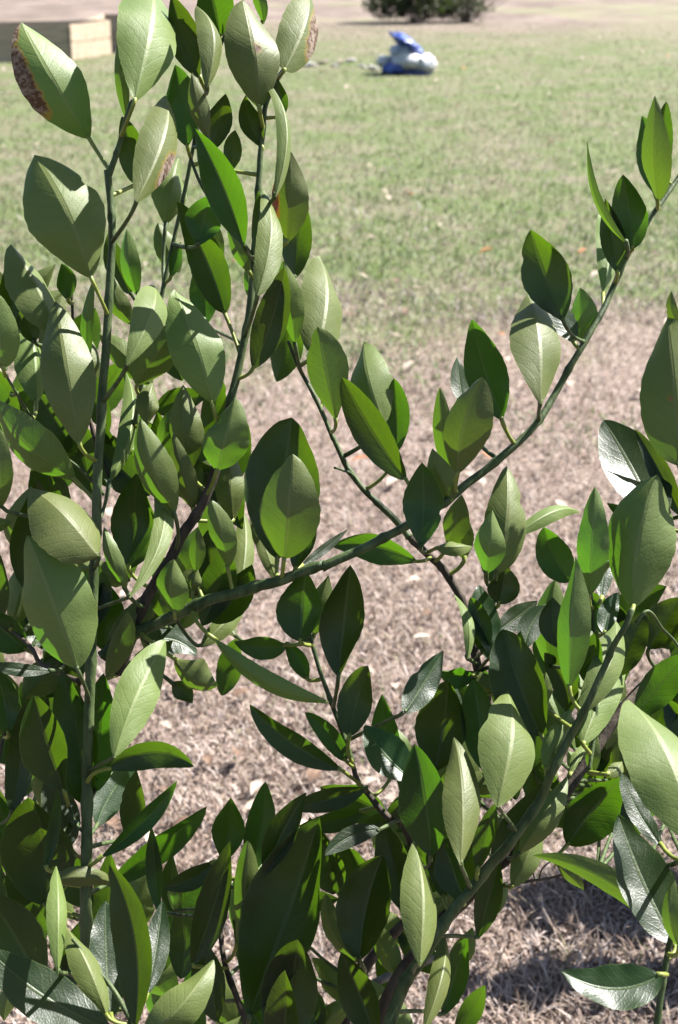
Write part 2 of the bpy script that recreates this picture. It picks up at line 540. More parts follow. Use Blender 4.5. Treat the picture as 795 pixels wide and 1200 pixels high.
# branches: (kind, start radius px, end radius px, [(px, py, depth cm), ...], to_root)
BR = [
    # left upright stem
    ('stem', 9.5, 5.5, [(97, 1290, 119), (99, 1150, 120), (100, 1050, 120), (101, 960, 120), (103, 850, 120), (108, 740, 120), (112, 640, 120), (115, 540, 120), (121, 450, 120), (127, 370, 120), (131, 290, 120), (130, 240, 120), (126, 200, 120)], 1),
    ('stem', 5.0, 3.0, [(127, 206, 120), (136, 183, 120), (142, 160, 120), (150, 132, 119), (156, 118, 119)], 0),
    # brown branch rising from the fork on the left
    ('bark', 9.5, 6.5, [(140, 790, 128), (158, 735, 127), (175, 695, 126), (200, 652, 125), (226, 610, 124.5), (246, 572, 124), (260, 522, 124), (270, 470, 124)], 0),
    ('stem', 6.5, 3.0, [(269, 475, 124), (281, 425, 124), (292, 365, 124), (297, 312, 124), (301, 262, 124), (304, 205, 124), (308, 155, 124), (312, 122, 124), (326, 92, 124), (334, 80, 124)], 0),
    ('stem', 3.2, 2.2, [(297, 302, 124), (284, 284, 124), (262, 256, 124), (241, 225, 124), (228, 198, 124), (216, 160, 125)], 0),
    ('stem', 3.8, 2.2, [(158, 500, 127), (168, 440, 126), (181, 385, 126), (191, 340, 126), (207, 268, 126), (216, 226, 126), (227, 172, 126), (238, 120, 126), (247, 80, 126), (262, 45, 126), (268, 10, 127)], 0),
    # long diagonal branch
    ('stem', 9.5, 7.8, [(120, 770, 127), (150, 745, 126.5), (205, 722, 125), (245, 703, 124), (290, 690, 123), (330, 680, 122), (380, 663, 121)], 0),
    ('stem', 7.2, 3.2, [(378, 664, 121), (430, 642, 121), (470, 620, 121), (520, 588, 121), (560, 558, 122), (600, 525, 122), (632, 492, 123), (655, 455, 124), (680, 410, 124), (702, 372, 125), (716, 342, 126), (736, 298, 126), (757, 263, 127), (776, 236, 128), (797, 206, 129), (820, 172, 129)], 0),
    # branch crossing behind it
    ('bark', 8.0, 5.5, [(600, 900, 127), (570, 820, 128), (556, 765, 129), (546, 718, 129), (536, 692, 129), (520, 668, 129), (503, 651, 129), (478, 628, 128)], 0),
    ('stem', 5.4, 2.6, [(480, 630, 128), (455, 601, 128), (430, 577, 128), (410, 553, 128), (396, 525, 128), (385, 500, 128), (369, 465, 128), (350, 430, 128), (338, 400, 128)], 0),
    ('stem', 2.5, 1.6, [(418, 562, 128), (411, 555, 127.5), (402, 551, 127), (392, 548, 126)], 0),
    # low inner shoot
    ('bark', 6.0, 4.0, [(490, 1010, 128), (473, 968, 127), (452, 955, 126), (430, 928, 126), (420, 915, 126), (412, 890, 126)], 0),
    ('stem', 4.4, 2.2, [(413, 893, 126), (400, 855, 126), (389, 825, 126), (375, 785, 126), (365, 752, 126), (359, 715, 126), (355, 690, 126)], 0),
    # right hand stems
    ('stem', 11.0, 4.0, [(430, 1300, 119), (455, 1205, 119), (474, 1155, 119), (500, 1115, 118.5), (528, 1070, 118), (560, 1032, 118), (598, 988, 117), (632, 937, 117), (650, 900, 116), (670, 860, 116), (692, 820, 115), (711, 775, 115), (730, 738, 114), (742, 714, 114)], 1),
    ('bark', 10.5, 6.5, [(415, 1300, 125), (450, 1180, 125), (500, 1100, 124), (548, 1052, 124), (590, 1010, 124), (625, 975, 124), (662, 930, 125), (690, 890, 126), (720, 845, 127), (745, 812, 128), (770, 790, 129), (800, 762, 130), (840, 720, 131)], 1),
    ('bark', 2.6, 1.6, [(555, 1050, 123), (580, 1040, 123), (612, 1034, 123), (640, 1030, 124), (668, 1024, 124), (706, 1021, 125)], 0),
    ('bark', 1.3, 0.9, [(632, 1031, 123.5), (636, 1018, 123), (650, 1006, 122)], 0),
    ('bark', 1.2, 0.8, [(627, 1032, 123.5), (624, 1016, 123), (622, 1004, 122)], 0),
    ('stem', 2.6, 1.8, [(745, 730, 115), (760, 716, 115), (778, 738, 117), (794, 756, 118), (815, 790, 118)], 0),
    ('stem', 6.5, 3.2, [(745, 1330, 106), (768, 1215, 105), (776, 1160, 105), (784, 1112, 105), (794, 1060, 104), (804, 1000, 103)], 1),
    ('stem', 3.4, 2.2, [(690, 905, 119), (697, 850, 120), (700, 795, 121), (697, 742, 122), (694, 702, 122), (690, 690, 122)], 0),
    ('stem', 3.0, 2.0, [(556, 770, 129), (572, 735, 129), (580, 700, 128), (581, 675, 128), (584, 650, 128)], 0),
    ('stem', 4.5, 2.2, [(845, 716, 129), (822, 660, 122), (812, 600, 119), (806, 550, 118), (803, 470, 119), (802, 395, 121)], 0),
    # small dark shoots on the far left
    ('bark', 3.2, 2.0, [(128, 560, 128), (112, 515, 128), (99, 465, 128), (91, 430, 128), (87, 395, 128), (85, 355, 128), (84, 322, 128)], 0),
    ('stem', 2.6, 2.0, [(122, 580, 127), (95, 550, 126), (62, 525, 124), (43, 498, 121), (22, 465, 118), (3, 432, 116), (-18, 390, 115)], 0),
    ('bark', 4.5, 2.5, [(95, 800, 123), (70, 788, 124), (48, 778, 125), (38, 762, 125), (22, 745, 126), (-20, 720, 126)], 0),
    ('stem', 3.0, 2.0, [(98, 975, 121), (88, 962, 122), (72, 925, 122), (50, 890, 122), (25, 862, 122)], 0),
    ('bark', 6.0, 3.0, [(330, 1320, 124), (300, 1230, 122), (282, 1180, 122), (262, 1120, 123), (258, 1060, 124), (262, 1000, 125)], 1),
    ('pale', 7.5, 6.0, [(405, 1180, 140), (430, 1158, 140), (468, 1138, 140), (520, 1118, 140)], 0),
    ('bark', 9.0, 8.0, [(370, 1330, 134), (395, 1230, 134), (420, 1150, 134), (470, 1085, 134), (540, 1040, 134)], 1),
    ('stem', 4.0, 2.5, [(-40, 1320, 110), (-26, 1260, 110), (-14, 1200, 112), (-6, 1165, 113)], 1),
    ('stem', 5.0, 2.5, [(180, 1330, 108), (165, 1230, 108), (140, 1170, 109), (110, 1130, 110), (85, 1100, 110)], 1),
    ('bark', 3.5, 2.0, [(-15, 1000, 128), (-8, 930, 128), (3, 870, 128), (20, 820, 127)], 0),
]
BM = {'stem': M_STEM, 'bark': M_BARK, 'pale': M_PALEBARK}
SAMPLES = []          # (px, py, depth m)
for kind, r0, r1, pts, to_root in BR:
    P = [at(x, y, d / 100) for x, y, d in pts]
    rad = [.77 * (r0 + (r1 - r0) * i / (len(pts) - 1)) * pts[i][2] / 100 / FPX for i in range(len(pts))]
    for i in range(len(pts) - 1):
        for k in range(8):
            t = k / 8
            SAMPLES.append(tuple(pts[i][j] + (pts[i + 1][j] - pts[i][j]) * t for j in range(3)))
    if to_root:
        e = P[0]
        base = ROOT + Vector((random.uniform(-.03, .03), random.uniform(-.03, .03), .0))
        mids = [base + (e - base) * f + Vector((0, 0, .10 * math.sin(f * 3.14))) for f in (0, .25, .5, .75)]
        mids[0].z = -.03
        P = mids + P
        rad = [rad[0] * s for s in (2.0, 1.6, 1.4, 1.2)] + rad
    cp = catmull(P, 6)
    cr = []
    for i in range(len(rad) - 1):
        for k in range(6):
            cr.append(rad[i] + (rad[i + 1] - rad[i]) * k / 6)
    cr.append(rad[-1])
    cr = [r * (1 + .09 * noise.noise(Vector((i * .7, r0, r1))) + (.22 if (i * 7 + int(r0 * 10)) % 9 == 0 else 0)) for i, r in enumerate(cr)]
    for i, p in enumerate(cp):
        q = Vector((i * .22, r0 * 3.1, r1 * 1.7))
        cp[i] = p + Vector((noise.noise(q), noise.noise(q + Vector((9, 0, 0))), noise.noise(q + Vector((0, 9, 0))))) * (min(.0022, cr[min(i, len(cr) - 1)] * .35) if i else 0)
    v, f = tube(cp, cr, 10, .12 if kind != 'stem' else .04)
    mesh_obj('branch', v, f, BM[kind], tree)

# trunk flare joining the stems at the ground
tv, tf = tube(catmull([ROOT + Vector((0, 0, -.05)), ROOT + Vector((0, 0, .02)), ROOT + Vector((.005, -.004, .12)), ROOT + Vector((0, -.01, .22))], 5),
              [.05, .047, .044, .042, .04, .039, .038, .037, .036, .035, .034, .033, .03, .026, .02, .01], 14, .2)
mesh_obj('trunk', tv, tf, M_BARK, tree)

# leaves: base x y, tip x y, visible width px, side shown (U under / T top; some shaded undersides take the darker T colour as shade), light wanted, depth cm, options
# options: b = sideways bow px, f = fold deg, c = curl, p = widest point, r = roundness, a = attach x,y
LEAVES = """
105 163 30 34 74 U O 121.5 b=-6 c=.10 p=.55 r=.62 burn=1 a=122,196
158 118 178 -12 78 U P 117.5 c=.08 p=.56 r=.62 a=143,160
149 142 139 53 16 U G 126 a=140,166
160 236 195 110 50 U P 112 b=3 c=.05 burn=2 a=133,285 k=1
194 264 209 186 44 U O 127 a=191,335
160 216 144 140 32 T D 123
107 326 42 186 94 U O 118 r=.6 p=.56 f=22 c=.10 a=125,366 n=.72,1,.2
243 102 231 10 28 U P 117.5 f=28
235 92 203 0 38 T D 124.5
258 44 240 -25 46 T G 126
304 126 285 5 64 U O 122 c=.10 r=.62 p=.52 a=308,150 burn=5
309 28 297 -20 16 U G 127
333 83 360 -10 50 U P 122 c=.05 burn=3 r=.6
323 230 308 90 17 U P 118 b=10 f=30 a=302,245
308 174 289 114 28 T D 124
331 137 326 95 16 T D 124
220 172 206 80 44 T D 123
245 164 226 88 24 U G 121.5 f=25
250 178 264 112 32 T D 123.5
272 200 276 154 22 T D 124.5
286 288 231 156 44 T D 117.5 f=34 b=4 a=298,302
264 368 210 240 44 T D 125 f=30 b=4 a=281,420
232 288 246 230 44 T D 121
200 326 212 284 15 T D 125.5
337 284 340 180 44 U G 122.5 burn=4
302 346 309 222 33 U P 115.5 b=8 c=.08 a=290,392
300 300 303 225 14 T D 122
346 326 358 242 36 T D 127
371 416 373 298 54 U P 125.5 c=.05 r=.6 a=350,432
346 404 332 308 32 U G 124 a=355,440
297 432 333 315 40 T D 123.5
295 352 291 306 12 U G 126
293 320 266 262 17 U G 123
66 385 14 288 46 U P 121.5 f=26 b=-5 a=87,420
15 380 8 310 28 T D 123
4 432 -4 345 40 U G 113.5 r=.6
93 521 66 353 64 U O 117.5 c=.06 a=112,540 r=.7
43 472 33 376 38 U P 123
40 402 30 368 22 T D 123
80 352 72 310 24 T D 126.5
103 420 110 330 15 U G 122
108 450 108 398 26 U O 127
161 346 149 270 24 U G 130 f=22
149 428 182 333 44 U P 114 c=.12 r=.55 p=.6 a=121,468
160 452 212 376 50 U G 125.5
249 473 205 340 64 U O 121 b=2 c=.05 r=.66 a=255,520
128 566 149 433 24 U P 123.5 b=11 f=34 a=117,610
222 552 215 452 40 U G 126
254 552 275 466 54 U G 122.5 r=.6 a=246,585
227 598 203 508 28 U G 124.5
190 530 209 474 20 U G 128.5
173 497 180 448 28 U O 125.5
205 602 165 492 44 U G 121.5 a=205,645
152 700 175 544 26 U P 116 b=24 c=.05 f=15 a=118,715
150 664 160 556 50 T D 125.5
267 666 247 586 30 U G 123 b=6
274 612 272 524 36 U O 126
325 655 342 490 90 T D 124 r=.6
333 656 343 533 72 U G 120.5 c=.10 r=.62 n=.93,-1,.3 a=329,683
346 667 370 608 26 T D 122.5
325 682 294 600 18 U P 126.5 b=-6
281 692 285 596 26 U P 127.5
116 652 38 572 70 U P 113.5 b=-4 c=.09 r=.6 a=111,670
30 692 42 560 54 T D 125.5
0 596 0 504 28 U G 118
88 562 -12 466 50 U G 121.5 a=112,590
91 785 33 628 84 U D 115 c=.05 b=4 r=.7 a=104,820
96 792 75 652 52 T D 124
121 762 121 682 46 T D 129
147 692 122 618 20 U G 119.5
75 664 48 645 13 U P 120
70 662 80 618 26 T S 122
125 796 149 718 28 U G 126.5
134 888 196 747 54 U P 113.5 b=-6 c=.06 a=106,900
172 752 231 768 36 T S 131.5 b=12 c=-.15 a=160,738
205 772 256 804 40 U G 124.5 b=-6 a=165,745
202 800 226 824 24 T D 126.5
235 758 288 710 26 U P 128.5
250 748 385 823 23 U G 122 b=-8 f=18 a=225,712
336 756 275 752 28 T D 126.5 b=-6
205 720 204 656 38 U G 122
196 728 186 688 26 U G 127
226 695 232 668 20 U G 125
250 702 246 620 32 T D 130.5
230 672 233 620 20 U G 125
352 752 358 670 56 T D 122.5
368 745 385 675 34 U G 126.5
397 793 411 664 52 T D 120.5 b=-5 r=.7 p=.5 a=389,828
409 863 431 781 42 T D 123 a=412,892
488 658 388 640 34 T G 127 b=6 a=505,652
352 664 408 620 12 T S 123
400 902 293 826 32 T D 122.5 b=-9 a=425,925
406 892 358 835 24 T D 125 b=4
361 797 335 752 22 T D 126.5
430 922 338 948 28 T D 121.5 b=5
425 950 350 968 26 T D 127 b=6
446 972 382 1002 24 T S 120 b=-7
462 962 420 970 22 T D 128
482 913 428 850 48 T S 120.5 f=26 b=-4
474 836 520 762 36 T S 118
510 904 525 798 62 T D 123.5 r=.6
505 1002 486 875 56 T G 117.5 f=22 b=5
540 1014 532 862 46 U P 107.5 c=.05
492 1132 485 985 45 U P 104 b=2 c=.04 a=487,1142
520 1052 530 958 46 T D 121.5
470 1066 448 962 42 T D 123
422 1124 448 1006 64 T D 121 b=-8 r=.6
423 1128 383 1050 26 U G 125.5 b=-10
468 1148 443 1082 28 U G 125
497 1206 520 1092 26 U P 114.5 f=32 b=4
292 1192 372 966 96 T D 118 b=-4 r=.75
330 1236 348 1107 68 T D 117 r=.55
330 1244 334 1144 42 T G 115.5
278 1106 290 990 30 U G 121.5
262 1012 270 937 40 T D 125.5
292 1022 311 919 36 T D 123.5
310 1026 358 931 36 T D 119.5
225 1132 268 992 40 T D 120.5 b=4
250 1010 193 1040 26 T D 122.5 b=6
205 1068 214 1028 18 U G 127
126 900 226 898 32 T G 118 b=-9 a=101,912
117 1006 205 918 24 T D 119 b=8
130 1036 237 950 32 T G 125 b=6
186 1068 178 972 20 T D 122.5 b=-4
52 1062 34 938 84 T G 122 r=.6
82 992 60 902 44 T S 123.5
76 928 40 815 52 T G 118.5 f=30
97 942 74 788 54 T D 120.5
111 928 122 792 50 T D 128
14 952 30 828 34 T D 124
53 1018 68 926 15 T D 118.5
32 762 -22 712 44 T D 126.5
62 786 -14 778 16 T S 118.5
10 860 -8 780 40 T D 125
52 1164 -22 1042 72 T D 119.5
68 1142 66 1016 25 U P 105 b=-6
60 1034 138 1036 24 U O 118.5 b=10
158 1204 130 1020 44 T D 107 b=12 f=24
126 1192 74 1082 34 U P 108
130 1192 124 1058 44 T S 109.5
172 1168 190 1058 32 T S 108.5
130 1206 -18 1108 60 T S 106.5 b=-10 c=-.06
165 1218 248 1128 50 U O 105.5 b=8
190 1222 280 1192 34 U G 106.5 b=10
771 236 768 118 34 U Y 124 f=20 b=4 a=772,244 k=1
768 228 753 138 40 T D 129 k=1
780 204 781 122 24 T D 130 k=1
735 286 689 168 11 U Y 120.5 b=-6 f=28
742 292 731 206 42 T D 122
724 320 710 234 30 T D 123
707 346 702 250 26 U P 128 c=.06 a=708,366
660 376 622 270 58 T D 120 r=.7
673 402 645 352 30 T S 124
682 402 680 338 36 U G 126
634 473 618 342 58 U P 116 b=-3 c=.08 p=.48 a=634,494
588 492 554 376 50 T D 121
546 484 536 418 22 T S 125.5
536 556 565 443 56 U G 117.5 r=.62 n=.85,-1,.2
534 562 516 456 26 U G 124 b=-4
530 588 507 526 32 U G 121
493 642 495 542 50 T D 119.5 f=24
394 494 373 384 50 U G 124 r=.7 p=.6 a=388,508
450 498 426 400 54 U O 125.5 r=.6
465 530 462 444 32 T D 127
476 562 402 444 42 T G 122.5 b=-8 f=16
378 468 360 412 16 T S 129.5
525 638 541 580 32 U G 127
512 642 553 640 18 U P 125 b=4
570 672 577 598 38 U G 120
582 672 594 545 52 U O 121.5 c=.05
602 630 682 600 20 U P 126.5 b=-4 f=25
668 682 638 618 42 T D 123.5 a=690,692
690 698 697 571 38 U G 119 a=694,712
667 806 675 654 40 U G 115.5 r=.8 b=3
772 614 706 490 68 T S 120.5 f=20 b=5
796 546 782 370 84 U D 119 c=.07 r=.62 burn=6
797 382 787 342 14 U G 122
742 713 770 556 84 U D 117.5 c=.05 b=-6 r=.72
798 604 745 504 26 T D 122
680 838 722 724 38 U P 117
683 872 731 760 46 U P 118.5 c=.05
583 946 595 806 70 U P 110 c=.12 f=20
634 862 590 738 64 T D 118 r=.66
566 902 555 797 42 T D 122
578 768 562 685 36 T S 123.5 f=24
580 742 630 704 28 T S 127.5
614 764 641 708 30 T S 126 b=-6
585 708 592 664 38 T D 124.5
548 772 533 696 14 U P 121.5
566 764 552 700 28 T D 124
556 792 514 786 26 T G 127 b=-4
700 742 680 698 28 T D 122
705 702 722 628 24 T S 122.5
708 742 726 694 24 T S 119
690 802 700 740 30 T G 120
818 990 736 818 92 U P 101.5 c=.09 r=.7
776 992 730 908 26 T S 107.5 b=-5
792 1108 726 958 66 T S 106 f=24 b=-4
790 1104 628 1004 30 U G 109.5 b=32 f=16
775 1142 660 1138 52 T S 101.5 b=18 f=26 c=.10
665 990 730 910 58 T D 124.5 r=.7
608 1002 665 910 36 U O 119.5
560 1018 580 944 24 T G 117
576 1004 640 916 32 T D 122
640 902 670 830 28 U O 116.5
668 908 690 873 18 U P 125.5
697 908 700 860 18 U G 120.5
712 908 729 892 18 U P 117.5
640 828 640 788 18 U G 119.5
650 1010 683 1042 18 U G 122.5 b=4
797 1112 790 1024 22 U G 102.5
745 842 805 768 42 T D 125.5
725 792 756 718 38 T D 124
760 760 800 700 46 T D 125.5
440 1215 402 1120 44 T D 122.5
520 1190 548 1100 34 T D 124.5
560 1100 585 1010 32 T D 122.5
600 1040 634 950 34 U O 121
545 1060 520 985 36 T G 119
410 1060 398 980 34 T D 128
372 1210 352 1150 40 T D 131.5
255 1200 236 1105 40 T D 122
150 985 160 905 30 T D 126.5
20 1010 -8 925 40 T G 129.5
460 905 448 815 34 T D 127.5
600 800 610 740 34 T G 124.5
655 760 648 700 34 T D 121.5
600 690 566 640 30 T D 127.5
545 655 538 600 28 U G 128.5
728 640 704 621 14 U D 121.5
736 604 712 590 12 T D 122
"""
# plain leaves deeper in the crown, seen only between the nearer ones
FILL = [((0, 280), (440, 770), 12), ((0, 90), (320, 460), 5), ((555, 795), (700, 930), 20), ((485, 560), (860, 960), 3), ((150, 300), (200, 420), 3), ((0, 260), (770, 960), 7), ((0, 420), (1030, 1230), 12), ((640, 800), (880, 1010), 5)]
rf = random.Random(21)
fills = []
for (xa, xb), (ya, yb), n in FILL:
    for k in range(n):
        x, y = rf.uniform(xa, xb), rf.uniform(ya, yb)
        ang = rf.gauss(0, .6)
        L = rf.uniform(70, 110)
        if ya == 770 and x > 130: x -= 130
        fills.append('%d %d %d %d %d %s %s %d b=%d' % (x, y + L / 2, x + math.sin(ang) * L, y + L / 2 - math.cos(ang) * L, rf.uniform(26, 48),
                                                       rf.choice('UT'), rf.choice('DDGGOS'), rf.uniform(130, 143), rf.uniform(-8, 8)))

TARGET = {'P': .72, 'O': .02, 'D': -.12, 'G': -.42, 'Y': -.75, 'S': .6}
BURN = {5: [(.56, .52, .05, .07)], 6: [(.42, .42, .05, .05), (.40, .22, .05, .045)], 1: [(.0, .62, .34, .42), (.05, .95, .2, .16)], 2: [(1.0, .35, .35, .22)], 3: [(1.0, .55, .5, .42)], 4: [(0.0, .45, .28, .3)]}
NV, COLS = 30, [-1, -.72, -.4, -.09, 0, .09, .4, .72, 1]


def ray_to_eye(p):
    return (EYE - p).normalized()


def solve(a_s, b_s, P0, P1, tgt, face, light, rr):
    """choose how far the leaf tips along the view and rolls about its midrib so that the sun strikes it as wanted"""
    mid = (P0 + P1) / 2
    v = ray_to_eye(mid)
    flat = (P1 - P0)
    L = flat.length
    ax = (flat - v * flat.dot(v)).normalized()
    best = None
    h = (v + SUN).normalized()
    for sl_ in range(-44, 45, 4):
        a = ax * math.cos(R(sl_)) + v * math.sin(R(sl_))
        n0 = (v - a * v.dot(a)).normalized()
        sd = a.cross(n0)
        for rl in range(-52, 53, 4):
            n = n0 * math.cos(R(rl)) + sd * math.sin(R(rl))
            d = n.dot(SUN)
            e = 5 * (d - tgt) ** 2 + .30 * (sl_ / 44) ** 2 + .36 * (rl / 52) ** 2 + rr.random() * .05
            if light == 'S':
                e = 30 * (n.dot(h) - .982) ** 2 + .15 * (sl_ / 44) ** 2 + .2 * (rl / 52) ** 2 + rr.random() * .05
            if best is None or e < best[0]:
                best = (e, a, n, sl_, rl)
    _, a, n, sl_, rl = best
    return a, n, L / math.cos(R(sl_)), rl, v


def make_leaf(line, idx, bag=None):
    tok = line.split()
    bx, by, tx, ty, w = map(float, tok[:5])
    face, light, d = tok[5], tok[6], float(tok[7]) / 100
    opt = {}
    for q in tok[8:]:
        k, v_ = q.split('=')
        opt[k] = tuple(float(z) for z in v_.split(',')) if ',' in v_ else float(v_)
    rr = random.Random(idx * 17 + 3)
    P0, P1 = at(bx, by, d), at(tx, ty, d)
    a, n, L, rl, v = solve(None, None, P0, P1, TARGET[light] + rr.uniform(-.06, .06), face, light, rr)
    s = a.cross(n).normalized()          # lateral, lies in the blade
    W = w * d / FPX / max(math.cos(R(rl)), .62) * .98
    fold = R(opt.get('f', rr.uniform(15, 31)))
    curl = opt.get('c', rr.uniform(.03, .15) if face == 'U' else rr.uniform(-.13, .03))
    nod = {'P': rr.uniform(.10, .26), 'O': rr.uniform(.22, .40), 'D': rr.uniform(.05, .2), 'G': rr.uniform(-.05, .22), 'Y': 0, 'S': .1}[light] if face == 'U' else rr.uniform(-.22, .06)
    if light == 'S': fold, curl, nod = R(opt.get('f', 7) * .5), -.02, 0
    bow = opt.get('b', rr.uniform(-4, 4)) * d / FPX
    # positive bow pushes to the right on screen
    if s.dot(RT) < 0: bow = -bow
    if abs(s.dot(RT)) < .35 and s.dot(UP) < 0 and s.dot(RT) * bow > 0: pass
    pk = opt.get('p', rr.uniform(.42, .52))
    rnd_ = opt.get('r', rr.uniform(.60, .88))
    if 'n' not in opt and rr.random() < .14: opt['n'] = (rr.uniform(.35, .95), rr.choice((-1, 1)), rr.uniform(.08, .24))
    al = math.log(.5) / math.log(pk)
    twist = R(rr.uniform(-36, 36))
    sgn = 1 if face == 'T' else -1
    wf, wp, wa = rr.uniform(1.5, 3.2), rr.uniform(0, 6), rr.uniform(.010, .035)
    verts, uvs, burn = [], [], []
    cp = []
    for i in range(NV + 1):
        t = i / NV
        cp.append(P0 + (a * L + (n - v * n.dot(v)) * (L * nod)) * t + s * (bow * 4 * t * (1 - t)) + n * (L * (curl * math.sin(math.pi * t) - nod * t ** 2.6)))
    for i in range(NV + 1):
        t = i / NV
        T = (cp[min(i + 1, NV)] - cp[max(i - 1, 0)]).normalized()
        tw = twist * (t - .4)
        nn = (n * math.cos(tw) + s * math.sin(tw))
        nn = (nn - T * nn.dot(T)).normalized()
        ss = T.cross(nn)
        hw = .5 * W * max(math.sin(math.pi * min(max(t, .0), 1) ** al), 0) ** rnd_
        hw = max(hw, .0008 if i < NV else .0003)
        for u in COLS:
            x = hw * abs(u)
            if 'n' in opt:
                t0, sdn, dep = opt['n']
                if sdn * u > 0:
                    x *= 1 - dep * math.exp(-((t - t0) / .05) ** 2) * (1 if abs(u) > .3 else 0)
            x *= 1 + .012 * math.sin(t * 47 + wp + u) + .022 * noise.noise(Vector((t * 9, u + idx, 0)))
            up = x * math.tan(fold) * (.45 + .75 * abs(u))
            if abs(u) > .3:
                up += wa * W * math.sin(wf * 2 * math.pi * t + wp + (1.8 if u > 0 else 0)) * (abs(u) - .3) / .7
            # midrib: sunk on the top, proud on the underside
            rib = -.00045 * (1 - t * .8) if u == 0 else 0
            verts.append(cp[i] + ss * (math.copysign(x, u) if u else 0) + nn * (sgn * (up + rib)))
            uvs.append((.5 + .5 * u, t))
            bv = 0
            if 'burn' in opt:
                for (bu, bt, ru, rt) in BURN[int(opt['burn'])]:
                    uu = .5 + .5 * u * (1 if s.dot(RT) > 0 else -1)
                    q = 1 - math.sqrt(((uu - bu) / ru) ** 2 + ((t - bt) / rt) ** 2)
                    bv = max(bv, min(1, q * 1.6))
            burn.append(max(bv, 0))
    nc = len(COLS)
    faces = []
    for i in range(NV):
        for k in range(nc - 1):
            q = (i * nc + k, i * nc + k + 1, (i + 1) * nc + k + 1, (i + 1) * nc + k)
            faces.append(q)
    # wind every face so that its front is the leaf's upper side
    q = faces[len(faces) // 2]
    fn = (verts[q[1]] - verts[q[0]]).cross(verts[q[3]] - verts[q[0]])
    if fn.dot(n) * sgn < 0:
        faces = [f[::-1] for f in faces]
    if bag is not None:
        b0_ = len(bag[0])
        bag[0].extend(verts)
        bag[1].extend(tuple(b0_ + k for k in f) for f in faces)
        bag[2].extend(uvs)
        return
    o = mesh_obj('leaf', verts, faces, M_LEAF, tree, uvs=uvs)
    if 'burn' in opt:
        at_ = o.data.attributes.new('burn', 'FLOAT', 'POINT')
        at_.data.foreach_set('value', burn)
        o['label'] = {1: 'leaf with brown scorched edge and yellow patch', 2: 'pale leaf with torn brown lower edge', 3: 'pale leaf with bleached scorched right side', 4: 'leaf with rusty brown left edge', 5: 'pale leaf with small scar by its midrib', 6: 'large leaf with two small dark blemishes'}[int(opt['burn'])]
    # petiole
    if 'a' in opt:
        ax_, ay_ = opt['a']
        sm = min(SAMPLES, key=lambda q: (q[0] - ax_) ** 2 + (q[1] - ay_) ** 2)
        A = at(sm[0], sm[1], sm[2] / 100)
    else:
        ux, uy = bx - (tx - bx) * .12, by - (ty - by) * .12
        sm = min(SAMPLES, key=lambda q: math.hypot(q[0] - ux, q[1] - uy) + abs(q[2] - d * 100) * 1.5 + (18 if q[1] < by - 6 else 0))
        A = at(sm[0], sm[1], sm[2] / 100)
    gap = (A - P0).length
    run = max((P0 - A).dot(a), 0)
    st = P0 - a * (run * .7) + (A - P0 + a * run) * .25 - (BK * min(gap * .2, .015) if gap > .045 else BK * 0)
    pts = [P0 * ((1 - q) ** 2) + st * (2 * q * (1 - q)) + A * (q * q) for q in [k / 9 for k in range(10)]]
    pts[0] = P0 + a * .003
    r0 = .0014 + .00025 * rr.random()
    rad = [r0 * (1.0 + .5 * abs(i / (len(pts) - 1) - .45)) for i in range(len(pts))]
    pv, pf = tube(pts, rad, 6)
    mesh_obj('petiole', pv, pf, M_PET if gap < .045 else M_STEM, o)


for i, ln in enumerate([q for q in LEAVES.strip().splitlines() if q.strip()] + fills):
    make_leaf(ln, i)

# the rest of the crown, past the leaves built one by one: further leaves behind them, joined
inner = ([], [], [])
rg = random.Random(77)
k = 1000
for (xa, xb), (ya, yb), n in (((-20, 285), (450, 790), 50), ((-20, 225), (1010, 1250), 34), ((-30, 95), (800, 1010), 16), ((290, 560), (990, 1240), 30), ((440, 575), (890, 1050), 16), ((565, 830), (690, 960), 34), ((-20, 100), (300, 460), 6), ((160, 330), (250, 460), 5)):
    for q in range(n):
        x, y = rg.uniform(xa, xb), rg.uniform(ya, yb)
        an, L = rg.gauss(0, .7), rg.uniform(52, 98)
        make_leaf('%d %d %d %d %d %s %s %d b=%d' % (x, y + L / 2, x + math.sin(an) * L, y + L / 2 - math.cos(an) * L, L * rg.uniform(.36, .54), rg.choice('UTT'), rg.choice('DDDGGO'), rg.uniform(126, 142), rg.uniform(-8, 8)), k, inner)
        k += 1
tag(mesh_obj('inner_foliage', inner[0], inner[1], M_LEAF, tree, uvs=inner[2]), 'shaded leaves deeper inside the crown', kind='stuff')
# ------------------------------------------------------------------ raised bed of timber boards (upper left)
M_WOOD = simple('weathered_board', (0.1924, 0.148, 0.1036), (0.296, 0.2442, 0.1813), 9, .8, .5, .004, .2, (.25, 1, 4))
M_SOIL = simple('bed_soil', (0.03108, 0.0222, 0.01776), (0.07548, 0.0555, 0.0444), 14, .95, .9, .02, .1)


def board(name, parent, p, q, h, th, z0=0.0, mat=None):
    """a plank standing on edge from p to q (ground points)"""
    d = (q - p); d.z = 0
    Ln = d.length
    d.normalize()
    s = Vector((-d.y, d.x, 0))
    bm = bmesh.new()
    bmesh.ops.create_cube(bm, size=1)
    for v in bm.verts:
        x, y, z = v.co
        v.co = p + d * ((x + .5) * Ln) + s * (y * th) + Vector((0, 0, z0 + (z + .5) * h))
    bmesh.ops.bevel(bm, geom=bm.edges[:], offset=.006, segments=2, affect='EDGES')
    vs = [v.co.copy() for v in bm.verts]
    bm.verts.index_update()
    fs = [tuple(v.index for v in f.verts) for f in bm.faces]
    bm.free()
    return mesh_obj(name, vs, fs, mat or M_WOOD, parent, smooth=False)


